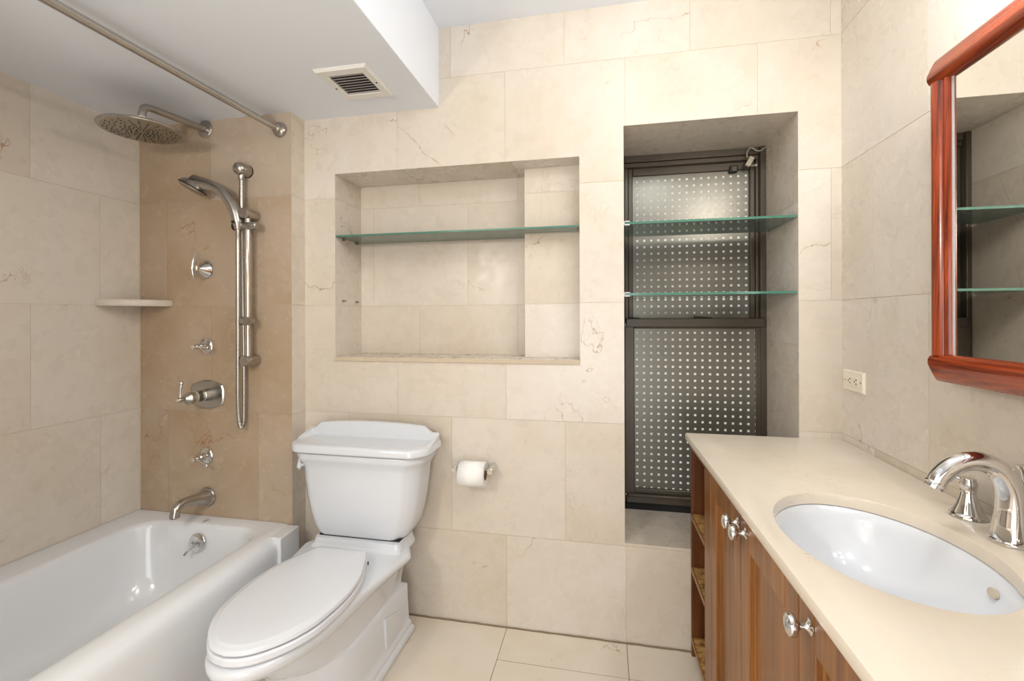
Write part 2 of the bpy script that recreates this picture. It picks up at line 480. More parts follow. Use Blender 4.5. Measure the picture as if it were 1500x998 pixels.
# dirty caulk line where the back wall meets the floor
bm = bmesh.new()
pts = [(AX + (2.34 - AX) * i / 60, -0.004 + random.uniform(-.0012, .0012), 0.001 + random.uniform(-.001, .0012)) for i in range(61)]
tube(bm, pts, 0.0032, 8)
struct(obj('trim_1', bm, M_dgrout))
# silicone bead in the corner of the tub alcove
bm = bmesh.new()
tube(bm, [(0.001, AY - .001, .37), (0.001, AY - .001, ZS)], 0.0035, 8)
struct(obj('trim_2', bm, M_grout))
# ceiling and the lower soffit over the tub
struct(obj('ceiling', B((SOFX - .02, W + .05, FRONT - .1, 0.05, ZC, ZC + .08)), M_paint, smooth=0))
struct(obj('ceiling_soffit', B((-0.05, SOFX, FRONT - .1, 0.05, ZS, ZC + .08)), M_paint, smooth=0, bevel=.003))

# ------------------------------------------------------------------ window
win = bpy.data.objects.new('window_1', None); scene.collection.objects.link(win); struct(win)
win.location = (0, 0, 0)
bm = bmesh.new()
for b in ((WX0 - .006, 2.124, WD, .41, .365, WZ1 + .006), (2.676, WX1 + .006, WD, .41, .365, WZ1 + .006),
          (2.124, 2.676, WD + .012, .41, 1.905, WZ1 + .006), (2.124, 2.676, WD + .02, .41, 1.885, 1.905),
          (2.124, 2.140, WD + .03, .40, 1.19, 1.905), (2.664, 2.676, WD + .022, .40, .43, 1.905), (2.646, 2.664, WD + .034, .40, 1.19, 1.905)):
    box(bm, *b)
obj('outer_frame', bm, M_bronze, win, bevel=.0025)
obj('sill_gap_strip', B((WX0 - .004, WX1 + .004, WD - .004, .41, WZ0 - .004, .402)), M_blackgap, win, bevel=.002)  # solid black strip in place of the gap below the lower sash
bm = B((2.140, 2.160, .372, .398, 1.17, 1.888), (2.645, 2.664, .372, .398, 1.17, 1.888), (2.160, 2.645, .372, .398, 1.853, 1.888), (2.16, 2.645, .378, .396, 1.17, 1.2))
us = obj('upper_sash', bm, M_bronze, win, bevel=.003)
def pane(name, x0, x1, z0, z1, y, ox, oz, par):
    bm = bmesh.new(); box(bm, x0 - ox, x1 - ox, -.003, .003, z0 - oz, z1 - oz)
    o = obj(name, bm, M_frost, par, smooth=0); o.location = (ox, y, oz); return o
# origin half a pitch left of and below a dot, so the grid of squares falls where it stands
pane('pane', 2.158, 2.647, 1.19, 1.855, .385, 2.1803 - .0303 * .5, 1.8585 - .0296 * 20.5, us)
bm = B((2.120, 2.162, .316, .352, .442, 1.178), (2.655, 2.690, .330, .352, .442, 1.178),
       (2.127, 2.690, .312, .360, 1.1745, 1.2125), (2.162, 2.655, .322, .352, 1.168, 1.176),
       (2.127, 2.690, .306, .352, .4075, .442), (2.133, 2.684, .298, .352, .436, .4475), (2.15, 2.67, .318, .352, .4475, .468))
ls = obj('lower_sash', bm, M_bronze, win, bevel=.003)
pane('pane', 2.158, 2.658, .46, 1.172, .336, 2.1735 - .0303 * .5, 1.1495 - .0296 * 29.5 + .0002, ls)
bm = bmesh.new()
box(bm, 2.416, 2.436, .322, .350, 1.2125, 1.2215); tube(bm, [(2.436, .335, 1.217), (2.478, .330, 1.2145)], .003, 8); box(bm, 2.47, 2.484, .325, .345, 1.2125, 1.217)
obj('sash_lock', bm, M_black, win, bevel=.001)
obj('tilt_latch', B((2.135, 2.185, .318, .345, 1.2125, 1.2165)), M_black, win, bevel=.001)
# alarm contact and its cable at the top right of the window
t = thing('window_alarm_contact', 'small black alarm contact box at the top right of the dotted window', 'sensor', (2.5815, .372, 1.855))
obj('housing', B((-.0165, .0165, -.012, 0, -.014, .016)), M_black, t, bevel=.003)
obj('face_plate', B((-.008, .012, -.0145, -.012, -.010, .011)), M_bronze, t, bevel=.001)
t = thing('cable_tag', 'beige plastic tag hanging on a looped grey cable at the window corner', 'tag', (2.635, .325, 1.872))
bm = bmesh.new(); box(bm, -.010, .010, -.006, .006, -.022, .020)
bmesh.ops.rotate(bm, verts=bm.verts[:], cent=(0, 0, 0), matrix=Matrix.Rotation(math.radians(28), 3, 'Y'))
obj('tag_body', bm, M_stick, t, bevel=.002)
bm = bmesh.new(); tube(bm, catmull([(-.010, 0, .018), (-.012, -.003, .036), (.000, -.004, .054), (.014, -.004, .051), (.026, -.004, .041), (.042, -.003, .041), (.058, -.002, .053), (.0615, .0, .0595)], 6), .0032, 8)
obj('cable', bm, M_wire, t)
bm = bmesh.new(); tube(bm, [(.004, 0, -.018), (.022, .002, -.018)], .003, 8); box(bm, .018, .028, -.003, .003, -.023, -.013)
obj('plug', bm, M_wire, t)

# ------------------------------------------------------------------ glass shelves and pins
def glass_poly(name, poly, z, th):
    bm = bmesh.new()
    vs = [bm.verts.new((x, y, z - th)) for x, y in poly]
    top = [bm.verts.new((x, y, z)) for x, y in poly]
    bm.faces.new(list(reversed(vs))).material_index = 0
    bm.faces.new(top).material_index = 0
    n = len(poly)
    for i in range(n):
        f = bm.faces.new((vs[i], vs[(i + 1) % n], top[(i + 1) % n], top[i])); f.material_index = 1
    return obj(name, bm, [M_glass, M_edge], smooth=0)
g = glass_poly('glass_shelf', [(NX0 + .003, .004), (NX1 - .003, .004), (NX1 - .003, CY - .003), (CX0 - .003, CY - .003), (CX0 - .003, ND - .003), (NX0 + .003, ND - .003)], 1.5715, .007)
tag(g, 'long clear glass shelf across the wall niche above the toilet', 'shelf')
gl = ['upper clear glass shelf across the dotted window recess', 'lower clear glass shelf across the window recess just above the sash rail']
for i, z in enumerate((1.5755, 1.3085)):
    g = glass_poly('glass_shelf', [(WX0 + .004, .008), (WX1 - .003, .008), (WX1 - .003, .292), (WX0 + .004, .292)], z, .0085)
    tag(g, gl[i], 'shelf', 'glass shelves in the window recess')
def pin(x, y, z, side, label, group):
    bm = bmesh.new(); lathe(bm, [(.0042, 0), (.0042, .003), (.0025, .004), (.0025, .011), (.0036, .012), (.0036, .014)], (x, y, z), (side, 0, 0), 12)
    tag(obj('shelf_pin', bm, M_brass), label, 'shelf pin', group)
for y, w in ((.058, 'front'), (.165, 'rear')):
    pin(NX0, y, 1.2935 if w == 'front' else 1.2925, 1, w + ' bare metal shelf pin in the lower left side of the niche', 'unused niche shelf pins')
    pin(NX0, y, 1.5602, 1, w + ' metal pin under the left end of the niche glass shelf', 'niche glass shelf pins')
pin(NX1, .05, 1.5602, -1, 'metal pin under the right end of the niche glass shelf', 'niche glass shelf pins')
for z, nm in ((1.5755, 'upper'), (1.3085, 'lower')):
    bm = B((WX0, WX0 + .022, .004, .022, z + .0004, z + .0035), (WX0, WX0 + .003, .004, .022, z - .0125, z + .0035), (WX0, WX0 + .022, .004, .022, z - .0125, z - .0090))
    tag(obj('shelf_clip', bm, M_white_metal, bevel=.0006), 'small white clip holding the left end of the %s window glass shelf' % nm, 'shelf clip', 'window glass shelf clips')

# ------------------------------------------------------------------ bathtub
bm = bmesh.new()
TZ = 0.369
Y0, Y1 = -1.612, AY - .003
def tr(x0, x1, y0, y1, r, z): return rrect(x0, x1, y0, y1, r, z, 10)
rings = [tr(.004, .782, Y0, Y1, .004, .0), tr(.004, .786, Y0, Y1, .004, .05), tr(.004, .792, Y0, Y1, .004, .285), tr(.004, .7935, Y0, Y1, .006, .312),
         tr(.004, .791, Y0, Y1, .008, .333), tr(.004, .783, Y0, Y1, .01, .350), tr(.004, .768, Y0, Y1, .01, .362), tr(.004, .748, Y0, Y1, .01, .368),
         tr(.004, .725, Y0, Y1, .01, TZ),
         tr(.112, .705, -1.50, -.146, .11, .3675), tr(.120, .697, -1.495, -.153, .11, .364), tr(.127, .690, -1.49, -.159, .11, .356), tr(.131, .686, -1.485, -.163, .11, .345),
         tr(.142, .675, -1.45, -.172, .12, .27), tr(.160, .655, -1.38, -.186, .13, .17), tr(.185, .630, -1.31, -.205, .14, .105), tr(.215, .600, -1.24, -.235, .13, .075), tr(.27, .55, -1.15, -.30, .11, .066)]
loft(bm, rings)
tub = thing('bathtub', 'white enamelled built-in bathtub along the marble alcove wall', 'bathtub', (0, 0, 0))
tb = obj('tub_shell', bm, M_enam, tub, smooth=50)
obj('apron_end', B((.74, .803, -.205, Y1, 0, .3665)), M_enam, tub, bevel=.005, seg=3)
bm = bmesh.new(); lathe(bm, [(.014, 0), (.014, .0006)], (.389, -.130, TZ), (0, 0, 1), 24, 1.0, .7)
obj('rim_plug', bm, M_stick, tub)
# overflow plate with its lever
ax = Vector((0, -1, .12)).normalized()
bm = bmesh.new(); lathe(bm, [(.036, -.006), (.038, .004), (.0375, .009), (.034, .012), (.010, .0125)], (.392, -.1685, .297), ax, 36)
ov = obj('overflow_plate', bm, M_chrome, tub)
bm = bmesh.new(); tube(bm, [(.393, -.180, .299), (.393, -.196, .297), (.386, -.214, .283), (.377, -.222, .268)], [.005, .0045, .004, .0045], 10)
obj('trip_lever', bm, M_nick, ov)
for s in (-1, 1):
    bm = bmesh.new(); lathe(bm, [(.0055, .010), (.005, .0145), (.002, .015)], (.392 + s * .018, -.1685, .297), ax, 12)
    obj('screw', bm, M_nick, ov)

# ------------------------------------------------------------------ shower fittings on the alcove wall
WY = AY
def on_wall(name, label, cat, x, z): return thing(name, label, cat, (x, WY, z))
# rod
t = thing('shower_curtain_rod', 'brushed metal shower rod running from the alcove wall under the soffit', 'curtain rod', (.718, WY, 2.0))
bm = bmesh.new(); tube(bm, [(0, -.004, 0), (-.030, -1.52, 0)], .0125, 20); obj('rod', bm, M_nick, t)
bm = bmesh.new(); lathe(bm, [(.030, 0), (.031, .006), (.028, .014), (.020, .019), (.018, .034), (.0135, .036)], (0, 0, 0), (0, -1, 0), 32); obj('flange', bm, M_nick, t)
bm = bmesh.new(); lathe(bm, [(.030, 0), (.031, .006), (.028, .014), (.020, .019), (.018, .034), (.0135, .036)], (-.030, -1.5335, 0), (0, 1, 0), 32); obj('flange', bm, M_nick, t)
# rain head
t = on_wall('rain_shower_head', 'large round rain shower head on a bent arm near the soffit', 'shower head', .350, 2.035)
bm = bmesh.new(); lathe(bm, [(.036, 0), (.037, .004), (.033, .009), (.018, .012), (.015, .026), (.0115, .027)], (0, 0, 0), (0, -1, 0), 32); obj('wall_flange', bm, M_nick, t)
bm = bmesh.new(); tube(bm, catmull([(0, -.01, 0), (0, -.09, -.006), (0, -.19, -.014), (0, -.245, -.0185), (0, -.268, -.026), (0, -.277, -.048), (0, -.278, -.066)], 6), .0132, 18); obj('arm', bm, M_nick, t)
bm = bmesh.new(); lathe(bm, [(.0135, 0), (.0135, .010)], (0, -.278, -.074), (0, 0, 1), 20); obj('white_tape', bm, M_white_metal, t)
bm = bmesh.new(); lathe(bm, [(.131, -.118), (.134, -.114), (.131, -.1085), (.110, -.105), (.05, -.100), (.024, -.096), (.019, -.088), (.0165, -.074)], (0, -.278, 0), (0, 0, 1), 48); hd = obj('head', bm, M_nick, t)
M_face = plain('sprayer_face', srgb(168, 158, 140), 0.35, 0.75, vary=.15)
bm = bmesh.new(); lathe(bm, [(.118, -.1195), (.121, -.1175)], (0, -.278, 0), (0, 0, 1), 48); obj('spray_face', bm, M_face, hd)
bm = bmesh.new()
for k in range(24):
    a = 2 * PI * k / 24
    for r in ((.018, .033, .048, .063, .078, .093, .107) if k % 2 == 0 else (.040, .055, .085, .100, .112)):
        lathe(bm, [(.0022, 0), (.0018, .003)], (r * math.cos(a), -.278 + r * math.sin(a), -.1193), (0, 0, -1), 6)
nz = obj('nozzles', bm, M_black, hd); nz['kind'] = 'stuff'
# hose outlet elbow
t = on_wall('hose_outlet', 'round wall elbow with the shower hose hanging from it', 'hose outlet', .560, 1.838)
bm = bmesh.new(); lathe(bm, [(.0275, 0), (.0275, .006)], (0, 0, 0), (0, -1, 0), 28); obj('gasket', bm, M_black, t)
bm = bmesh.new(); lathe(bm, [(.027, .004), (.0275, .030), (.0265, .048), (.022, .058), (.012, .064), (.0, .0655)], (0, 0, 0), (0, -1, 0), 32); obj('body', bm, M_nick, t)
bm = bmesh.new(); lathe(bm, [(.0115, -.022), (.0115, -.042), (.010, -.044)], (0, -.036, 0), (0, 0, 1), 20); obj('collar', bm, M_nick, t)
# slide bar
t = on_wall('shower_slide_bar', 'vertical chrome slide bar between two round brackets on the alcove wall', 'slide bar', .602, 1.35)
for nm, z, L in (('bracket', .297, .078), ('bracket', -.305, .074)):
    bm = bmesh.new(); lathe(bm, [(.0205, 0), (.0215, .004), (.0215, L - .003), (.020, L), (.001, L + .0008)], (0, 0, z), (0, -1, 0), 32); obj(nm, bm, M_nick, t)
bm = bmesh.new(); tube(bm, [(0, -.050, -.30), (0, -.050, .29)], .0105, 20); obj('bar', bm, M_chrome, t)
bm = bmesh.new(); lathe(bm, [(.0155, -.052), (.0165, -.048), (.0165, .030), (.0150, .034)], (0, -.052, .247), (1, 0, 0), 26)
bm2 = bm; lathe(bm2, [(.014, .034), (.016, .036), (.016, .044), (.012, .048)], (0, -.052, .247), (1, 0, 0), 26); sl = obj('slider', bm2, M_nick, t)
bm = bmesh.new(); lathe(bm, [(.0165, -.062), (.0165, -.0525)], (0, -.052, .247), (1, 0, 0), 20); obj('cap', bm, M_black, sl)
bm = bmesh.new(); lathe(bm, [(.0155, -.048), (.0165, -.044), (.0165, .004), (.0150, .008)], (0, -.050, -.142), (1, 0, 0), 26)
lathe(bm, [(.0165, -.006), (.0175, .026), (.0165, .030), (.001, .0305)], (.014, -.050, -.142), (.15, -1, 0), 26); sl = obj('slider', bm, M_nick, t)
# hand shower
t = thing('hand_shower', 'curved silver hand shower resting in the slide bar holder', 'hand shower', (.568, -.150, 1.597))
pth = catmull([(.002, -.002, -.016), (.000, -.004, .020), (-.010, -.006, .060), (-.030, -.009, .100), (-.062, -.012, .138), (-.104, -.015, .162), (-.148, -.018, .173), (-.186, -.020, .178)], 6)
bm = bmesh.new(); tube(bm, pth, [.0125, .0195, .0220, .0215, .0205, .0215, .028, .036], 20)
nrm = Vector((-.42, -.22, -.86)).normalized()
c = Vector((-.196, -.020, .165))
lathe(bm, [(.002, -.030), (.028, -.026), (.046, -.014), (.053, 0.0)], c, nrm, 32)
hb = obj('handle', bm, M_nick, t)
bm = bmesh.new(); lathe(bm, [(.053, .0), (.056, .002), (.056, .004), (.050, .006)], c, nrm, 32); obj('rim_ring', bm, M_black, t)
bm = bmesh.new(); lathe(bm, [(.052, .004), (.050, .010), (.040, .016), (.014, .018)], c, nrm, 32); obj('spray_face', bm, M_face, t)
bm = bmesh.new(); lathe(bm, [(.006, 0), (.006, .006)], (-.002, -.021, .012), (0, -1, 0), 12); obj('logo_dot', bm, M_black, t)
# hose
def ribbed(name, pts, r):
    P = catmull(pts, 40); bm = bmesh.new()
    tube(bm, P, [r * (1 + .05 * math.sin(i * 2.2)) for i in range(len(P))], 10)
    return obj(name, bm, M_nick)
h = ribbed('shower_hose', [(.570, -.152, 1.580), (.568, -.150, 1.50), (.566, -.148, 1.30), (.563, -.146, 1.05), (.560, -.143, .88), (.558, -.136, .80), (.556, -.124, .768),
                           (.557, -.112, .79), (.559, -.110, .88), (.560, -.112, 1.1), (.560, -.118, 1.4), (.560, -.1224, 1.65), (.560, -.1224, 1.796)], .0088)
tag(h, 'ribbed metal shower hose looping down from the hand shower', 'hose')
# valves
t = on_wall('diverter_valve', 'chrome cone valve with a flat upright blade handle', 'valve', .347, 1.430)
bm = bmesh.new(); lathe(bm, [(.040, 0), (.041, .004), (.038, .010), (.017, .030), (.013, .038)], (0, 0, 0), (0, -1, 0), 32); obj('escutcheon', bm, M_chrome, t)
bm = bmesh.new(); tube(bm, [(0, -.036, 0), (0, -.050, .001)], .0115, 18)
P = [(0, -.050, -.048), (0, -.053, -.03), (0, -.056, 0), (0, -.054, .035), (0, -.050, .062)]
tube(bm, catmull(P, 5), [.004, .010, .013, .010, .003], 16, True, .42); obj('handle', bm, M_chrome, t)
def lever(name, label, x, z, ang, esc, flip):
    t = on_wall(name, label, 'valve', x, z)
    bm = bmesh.new(); lathe(bm, [(esc, 0), (esc + .001, .004), (esc - .003, .008), (.016, .013), (.012, .020), (.012, .034), (.014, .038), (.010, .044)], (0, 0, 0), (0, -1, 0), 32); obj('escutcheon', bm, M_chrome, t)
    bm = bmesh.new(); lathe(bm, [(.0105, 0), (.012, .006), (.012, .014), (.009, .018), (.0095, .024), (.0085, .028)], (0, -.040, 0), (0, -1, 0), 20)
    d = Vector((math.cos(ang), 0, math.sin(ang)))
    s = Vector((0, -.050, 0))
    tube(bm, [s, s + d * .02, s + d * .045 + Vector((0, -.003, 0)), s + d * .056 + Vector((0, -.004, 0))], [.007, .0048, .005, .0055], 14)
    ball(bm, s + d * .058 + Vector((0, -.004, 0)), .0080, 14); obj('lever_handle', bm, M_chrome, t)
    bm = bmesh.new(); lathe(bm, [(.0082, 0), (.0075, .0015)], (0, -.0682, 0), (0, -1, 0), 16); obj('button', bm, M_stick, t)
lever('volume_valve', 'small chrome valve with a level handle below the corner shelf height', .352, 1.100, -.05, .033, 1)
lever('transfer_valve', 'small chrome lever valve just above the tub spout', .351, .628, -.42, .033, 1)
# main mixer
t = on_wall('mixer_valve', 'large shaped mixer plate with a stepped barrel and ball ended lever', 'valve', .358, .8925)
def plate(sx, sz, y):
    pts = []
    H = [(.84, .0), (.98, .40), (.90, .74), (.55, .88), (.22, 1.0)]
    q = [(.99, 0), (.985, .40), (.90, .68), (.55, .86), (.25, 1.0)]
    q2 = q + [(-a, b) for a, b in reversed(q)]
    q3 = q2 + [(a, -b) for a, b in reversed(q2) if b > 0]
    return [(a * sx, y, b * sz) for a, b in q3]
bm = bmesh.new(); loft(bm, [plate(.086, .061, -.001), plate(.086, .061, -.004), plate(.080, .056, -.0085), plate(.072, .049, -.0075)]); obj('cover_plate', bm, M_nick, t, smooth=25)
bm = bmesh.new(); lathe(bm, [(.026, .005), (.026, .028), (.0235, .03), (.0235, .040)], (-.004, 0, -.002), (0, -1, 0), 32); obj('sleeve', bm, M_nick, t)
bm = bmesh.new(); lathe(bm, [(.0215, .038), (.0215, .064)], (-.004, 0, -.002), (0, -1, 0), 28); obj('cartridge', bm, M_bronze, t)
bm = bmesh.new(); lathe(bm, [(.0250, .060), (.0262, .063), (.0258, .0675)], (-.005, 0, -.002), (0, -1, 0), 28); obj('limit_ring', bm, M_stick, t)
bm = bmesh.new(); lathe(bm, [(.0250, .067), (.0250, .092), (.022, .094), (.013, .104), (.008, .108), (.0095, .114), (.0075, .120), (.011, .126), (.0095, .134), (.006, .138)], (-.006, 0, -.003), (0, -1, 0), 28)
hn = obj('handle_hub', bm, M_nick, t)
bm = bmesh.new(); tube(bm, [(-.006, -.127, .004), (-.006, -.126, .03), (-.006, -.122, .058)], [.0048, .0032, .0065], 14); ball(bm, (-.006, -.1215, .064), .0092, 16); obj('lever', bm, M_chrome, hn)
bm = bmesh.new(); lathe(bm, [(.0055, .137), (.0065, .140), (.004, .143)], (-.006, 0, -.003), (0, -1, 0), 16); obj('button', bm, M_stick, hn)
# tub spout
t = on_wall('tub_spout', 'curved brushed tub spout with a round flange over the tub rim', 'spout', .355, .452)
bm = bmesh.new(); lathe(bm, [(.0395, 0), (.041, .005), (.038, .011), (.033, .013)], (0, 0, 0), (0, -1, 0), 32); obj('flange', bm, M_nick, t)
bm = bmesh.new(); tube(bm, catmull([(0, -.010, .000), (0, -.030, .004), (0, -.065, .012), (0, -.105, .018), (0, -.130, .017), (0, -.149, .005), (0, -.155, -.012), (0, -.157, -.026)], 6), [.034, .029, .021, .0175, .0172, .0175, .0172, .0178], 24); obj('spout_body', bm, M_nick, t)
bm = bmesh.new(); lathe(bm, [(.0140, -.028), (.0140, -.024)], (0, -.157, 0), (0, 0, 1), 20); obj('outlet', bm, M_black, t)
# corner shelf
bm = bmesh.new()
def quarter(r1, r2, z): return [(.001, AY - .001, z)] + [(.001 + r1 * math.cos(a * PI / 2 / 16), AY - .001 - r2 * math.sin(a * PI / 2 / 16), z) for a in range(17)]
bm = bmesh.new(); loft(bm, [quarter(.174, .182, 1.2725), quarter(.176, .184, 1.275), quarter(.176, .184, 1.2965), quarter(.174, .182, 1.299)])
tag(obj('corner_shelf', bm, M_tile), 'quarter round cream marble shelf in the corner of the tub alcove', 'shelf')

# ------------------------------------------------------------------ exhaust grille in the soffit
t = thing('exhaust_vent', 'square white exhaust grille with slats in the lowered ceiling', 'vent', (1.155, -.252, ZS))
bm = bmesh.new()
vx, vy, ix, iy = .098, .108, .0655, .0675
def sqr(x, y, z): return [(x, y, z), (-x, y, z), (-x, -y, z), (x, -y, z)]
loft(bm, [sqr(vx, vy, 0), sqr(vx, vy, -.003), sqr(vx - .006, vy - .006, -.0105), sqr(ix + .003, iy + .003, -.0105), sqr(ix, iy, -.008), sqr(ix, iy, -.0005)], cap0=False, cap1=False)
obj('grille_frame', bm, M_white_metal, t, smooth=30)
obj('duct_opening', B((-ix, ix, -iy, iy, -.0012, -.0004)), M_duct, t, smooth=0)
for k in range(8):
    y = -iy + (k + .55) * (2 * iy / 8)
    bm = bmesh.new(); box(bm, -ix, ix, -.0082, .0082, -.0005, .0005)
    bmesh.ops.rotate(bm, verts=bm.verts[:], cent=(0, 0, 0), matrix=Matrix.Rotation(math.radians(28), 3, 'X'))
    bmesh.ops.translate(bm, verts=bm.verts[:], vec=(0, y, -.0062)); obj('slat', bm, M_slat, t, smooth=0)
for s, y in ((-1, .012), (1, .0)):
    bm = bmesh.new(); lathe(bm, [(.0042, 0), (.003, .0015)], (s * .083, y, -.0105), (0, 0, -1), 12); obj('screw', bm, M_slot, t)

# ------------------------------------------------------------------ toilet
TX = 1.125
toi = thing('toilet', 'white two-piece toilet with stepped tank lid beside the bathtub', 'toilet', (TX, 0, 0))
def half_outline(pts, n=40):
    """pts: (y, half width) from back to tip, smoothed"""
    P = catmull([(p[1], p[0], 0) for p in pts], 6)
    return [(max(p.x, 0), p.y) for p in P]
def ring(pts, z, back=True):
    H = half_outline(pts)
    R = [(h, y, z) for h, y in H]
    Lf = [(-h, y, z) for h, y in reversed(H) if h > 1e-4]
    return R + Lf
def body(yb, hb, ym, hm, yf, z, nb=1):
    pts = []
    for k in range(7):
        if nb == 1: t = k / 6; pts.append((yb + (ym - yb) * t, hb + (hm - hb) * t))
        else:                       # the rear narrows again behind the shoulder at y = -.235
            y = (yb, -.12, -.17, -.205, -.215, -.34, ym)[k]
            pts.append((y, hb * (nb + (1 - nb) * max(0, (y - yb) / (-.205 - yb))) if k < 4 else hb + (hm - hb) * (y + .205) / (ym + .205)))
    for k in range(1, 13):
        t = k / 12; a = t * PI / 2
        pts.append((ym + (yf - ym) * math.sin(a), hm * max(math.cos(a), 0) ** .95))
    R = [(h, y, z) for y, h in pts]
    return R + [(-h, y, z) for y, h in reversed(pts) if h > 1e-4]
bm = bmesh.new()
lv = [(-.095, .178, -.42, .174, -.620, .0), (-.093, .182, -.42, .178, -.622, .006), (-.093, .182, -.42, .178, -.622, .020), (-.096, .178, -.42, .174, -.618, .029), (-.099, .172, -.42, .168, -.612, .032), (-.099, .172, -.42, .168, -.612, .043),
      (-.102, .167, -.42, .163, -.608, .050), (-.103, .163, -.42, .158, -.604, .056), (-.103, .162, -.42, .156, -.602, .075), (-.103, .159, -.42, .150, -.60, .13), (-.103, .157, -.42, .147, -.61, .188), (-.107, .153, -.42, .144, -.61, .195),
      (-.120, .143, -.43, .136, -.625, .200, .97), (-.115, .146, -.43, .136, -.655, .218, .94), (-.09, .156, -.46, .138, -.70, .255, .88), (-.075, .168, -.48, .141, -.745, .292, .82), (-.07, .174, -.48, .144, -.770, .306, .80), (-.07, .176, -.48, .145, -.773, .310, .80),
      (-.07, .183, -.48, .150, -.788, .311, .78), (-.07, .187, -.48, .153, -.798, .316, .77), (-.07, .190, -.48, .155, -.804, .322, .76), (-.07, .190, -.48, .155, -.805, .327, .76),
      (-.07, .203, -.48, .163, -.818, .3285, .72), (-.07, .212, -.48, .166, -.826, .336, .70), (-.07, .217, -.48, .167, -.828, .346, .69), (-.07, .217, -.48, .167, -.828, .353, .69), (-.072, .213, -.48, .163, -.824, .3595, .69), (-.078, .204, -.48, .156, -.815, .363, .69)]
loft(bm, [body(*l) for l in lv])
obj('bowl', bm, M_porc, toi, smooth=48)
bm = bmesh.new(); loft(bm, [rrect(-.184, .184, -.236, -.075, .02, .350), rrect(-.182, .182, -.232, -.075, .02, .3645), rrect(-.176, .176, -.217, -.075, .02, .372), rrect(-.173, .173, -.212, -.075, .02, .3898)])
obj('tank_plinth', bm, M_porc, toi, smooth=40)
bm = B((-.165, .165, -.190, -.085, .380, .394)); obj('tank_gasket', bm, M_black, toi, bevel=.003)
# bolt-cover panel on the side of the base
bm = bmesh.new()
pp = [(-.290, .062), (-.165, .062), (-.165, .125), (-.290, .170)]
def side(y, z): 
    return .160 - .0015 - max(0, z - .03) * .20
loft(bm, [[(.150, y, z) for y, z in pp], [(.1655 - (z - .06) * .045, y, z) for y, z in pp]])
obj('bolt_cover', bm, M_porc, toi, bevel=.002)
# tank
TDX = -.007
def octo(hw, y0, y1, c, z, n=4):
    """tank outline: square back corners, broad soft chamfer at the front corners"""
    pts = [(hw, y1), (hw, y0 + c * 1.05), (hw - c * .12, y0 + c * .72), (hw - c * .72, y0 + c * .12), (hw - c * 1.05, y0)]
    return [(x + TDX, y, z) for x, y in pts] + [(-x + TDX, y, z) for x, y in reversed(pts)]
bm = bmesh.new()
tl = [(.166, -.178, .3905, .035), (.180, -.192, .3935, .045), (.191, -.198, .405, .05), (.207, -.204, .435, .055), (.220, -.208, .480, .057), (.232, -.211, .540, .058), (.240, -.212, .600, .058),
      (.245, -.213, .650, .058), (.251, -.217, .665, .058), (.261, -.222, .679, .058), (.265, -.225, .687, .058), (.265, -.225, .706, .058)]
loft(bm, [octo(a, y, -.060, c, z) for a, y, z, c in tl])
obj('tank', bm, M_porc, toi, smooth=28, bevel=.004, seg=3)
bm = bmesh.new()
lid = [(0.266, -.218, .7080, .056), (0.279, -.229, .7095, .058), (0.285, -.234, .715, .060), (0.285, -.234, .733, .060), (0.281, -.230, .7395, .059), (0.273, -.222, .742, .056), (0.258, -.207, .7425, .052), (0.251, -.200, .7425, .05)]
loft(bm, [octo(a, y, -.055, c, z) for a, y, z, c in lid])
# raised back gallery
n = 40
prof = []
for k in range(n + 1):
    u = -1 + 2 * k / n; x = u * .281 + TDX; a = abs(u)
    if a < .78: z = .8045 - .010 * (a / .78) ** 2
    elif a < .90: s = (a - .78) / .12; z = .7945 - .024 * (3 * s * s - 2 * s ** 3)
    else: s = (a - .90) / .10; z = .7705 - .010 * s * s
    prof.append((x, z))
def gal(y, k): return [(x * k, y, z if k == 1 else .740 + (z - .740) * .97) for x, z in prof] + [(.281 * k + TDX, y, .735), (-.281 * k + TDX, y, .735)]
loft(bm, [gal(-.056, .99), gal(-.059, 1), gal(-.076, 1), gal(-.082, .985)])
# concave cove in front of it
for s in (-1, 1):
    rr = []
    for k in range(13):
        t = k / 12; y = -.066 - .125 * t
        h = .7705 - .0285 * min(1, t * 1.25) ** .75
        xo = .283 - (.0 if t < .6 else .035 * ((t - .6) / .4) ** 1.5); xi = xo - .034 + .010 * t
        rr.append([(s * px + TDX, y, pz) for px, pz in ((xo, .736), (xo, h - .004), (xo - .004, h), (xi + .010, h), (xi, .7425), (xi - .006, .736))])
    loft(bm, rr)
obj('tank_lid', bm, M_porc, toi, smooth=42)
# flush handle stub on the left of the tank
bm = bmesh.new(); lathe(bm, [(.011, -.014), (.0105, -.008), (.004, .020), (.001, .022)], (-.262, -.170, .650), (0, 0, 1), 18); tube(bm, [(-.262, -.170, .646), (-.235, -.170, .646)], .006, 10)
fl = obj('flush_handle', bm, M_porc, toi)
bm = bmesh.new(); lathe(bm, [(.004, -.024), (.008, -.020), (.008, -.014)], (-.262, -.170, .650), (0, 0, 1), 16); obj('lever_stem', bm, M_chrome, fl)
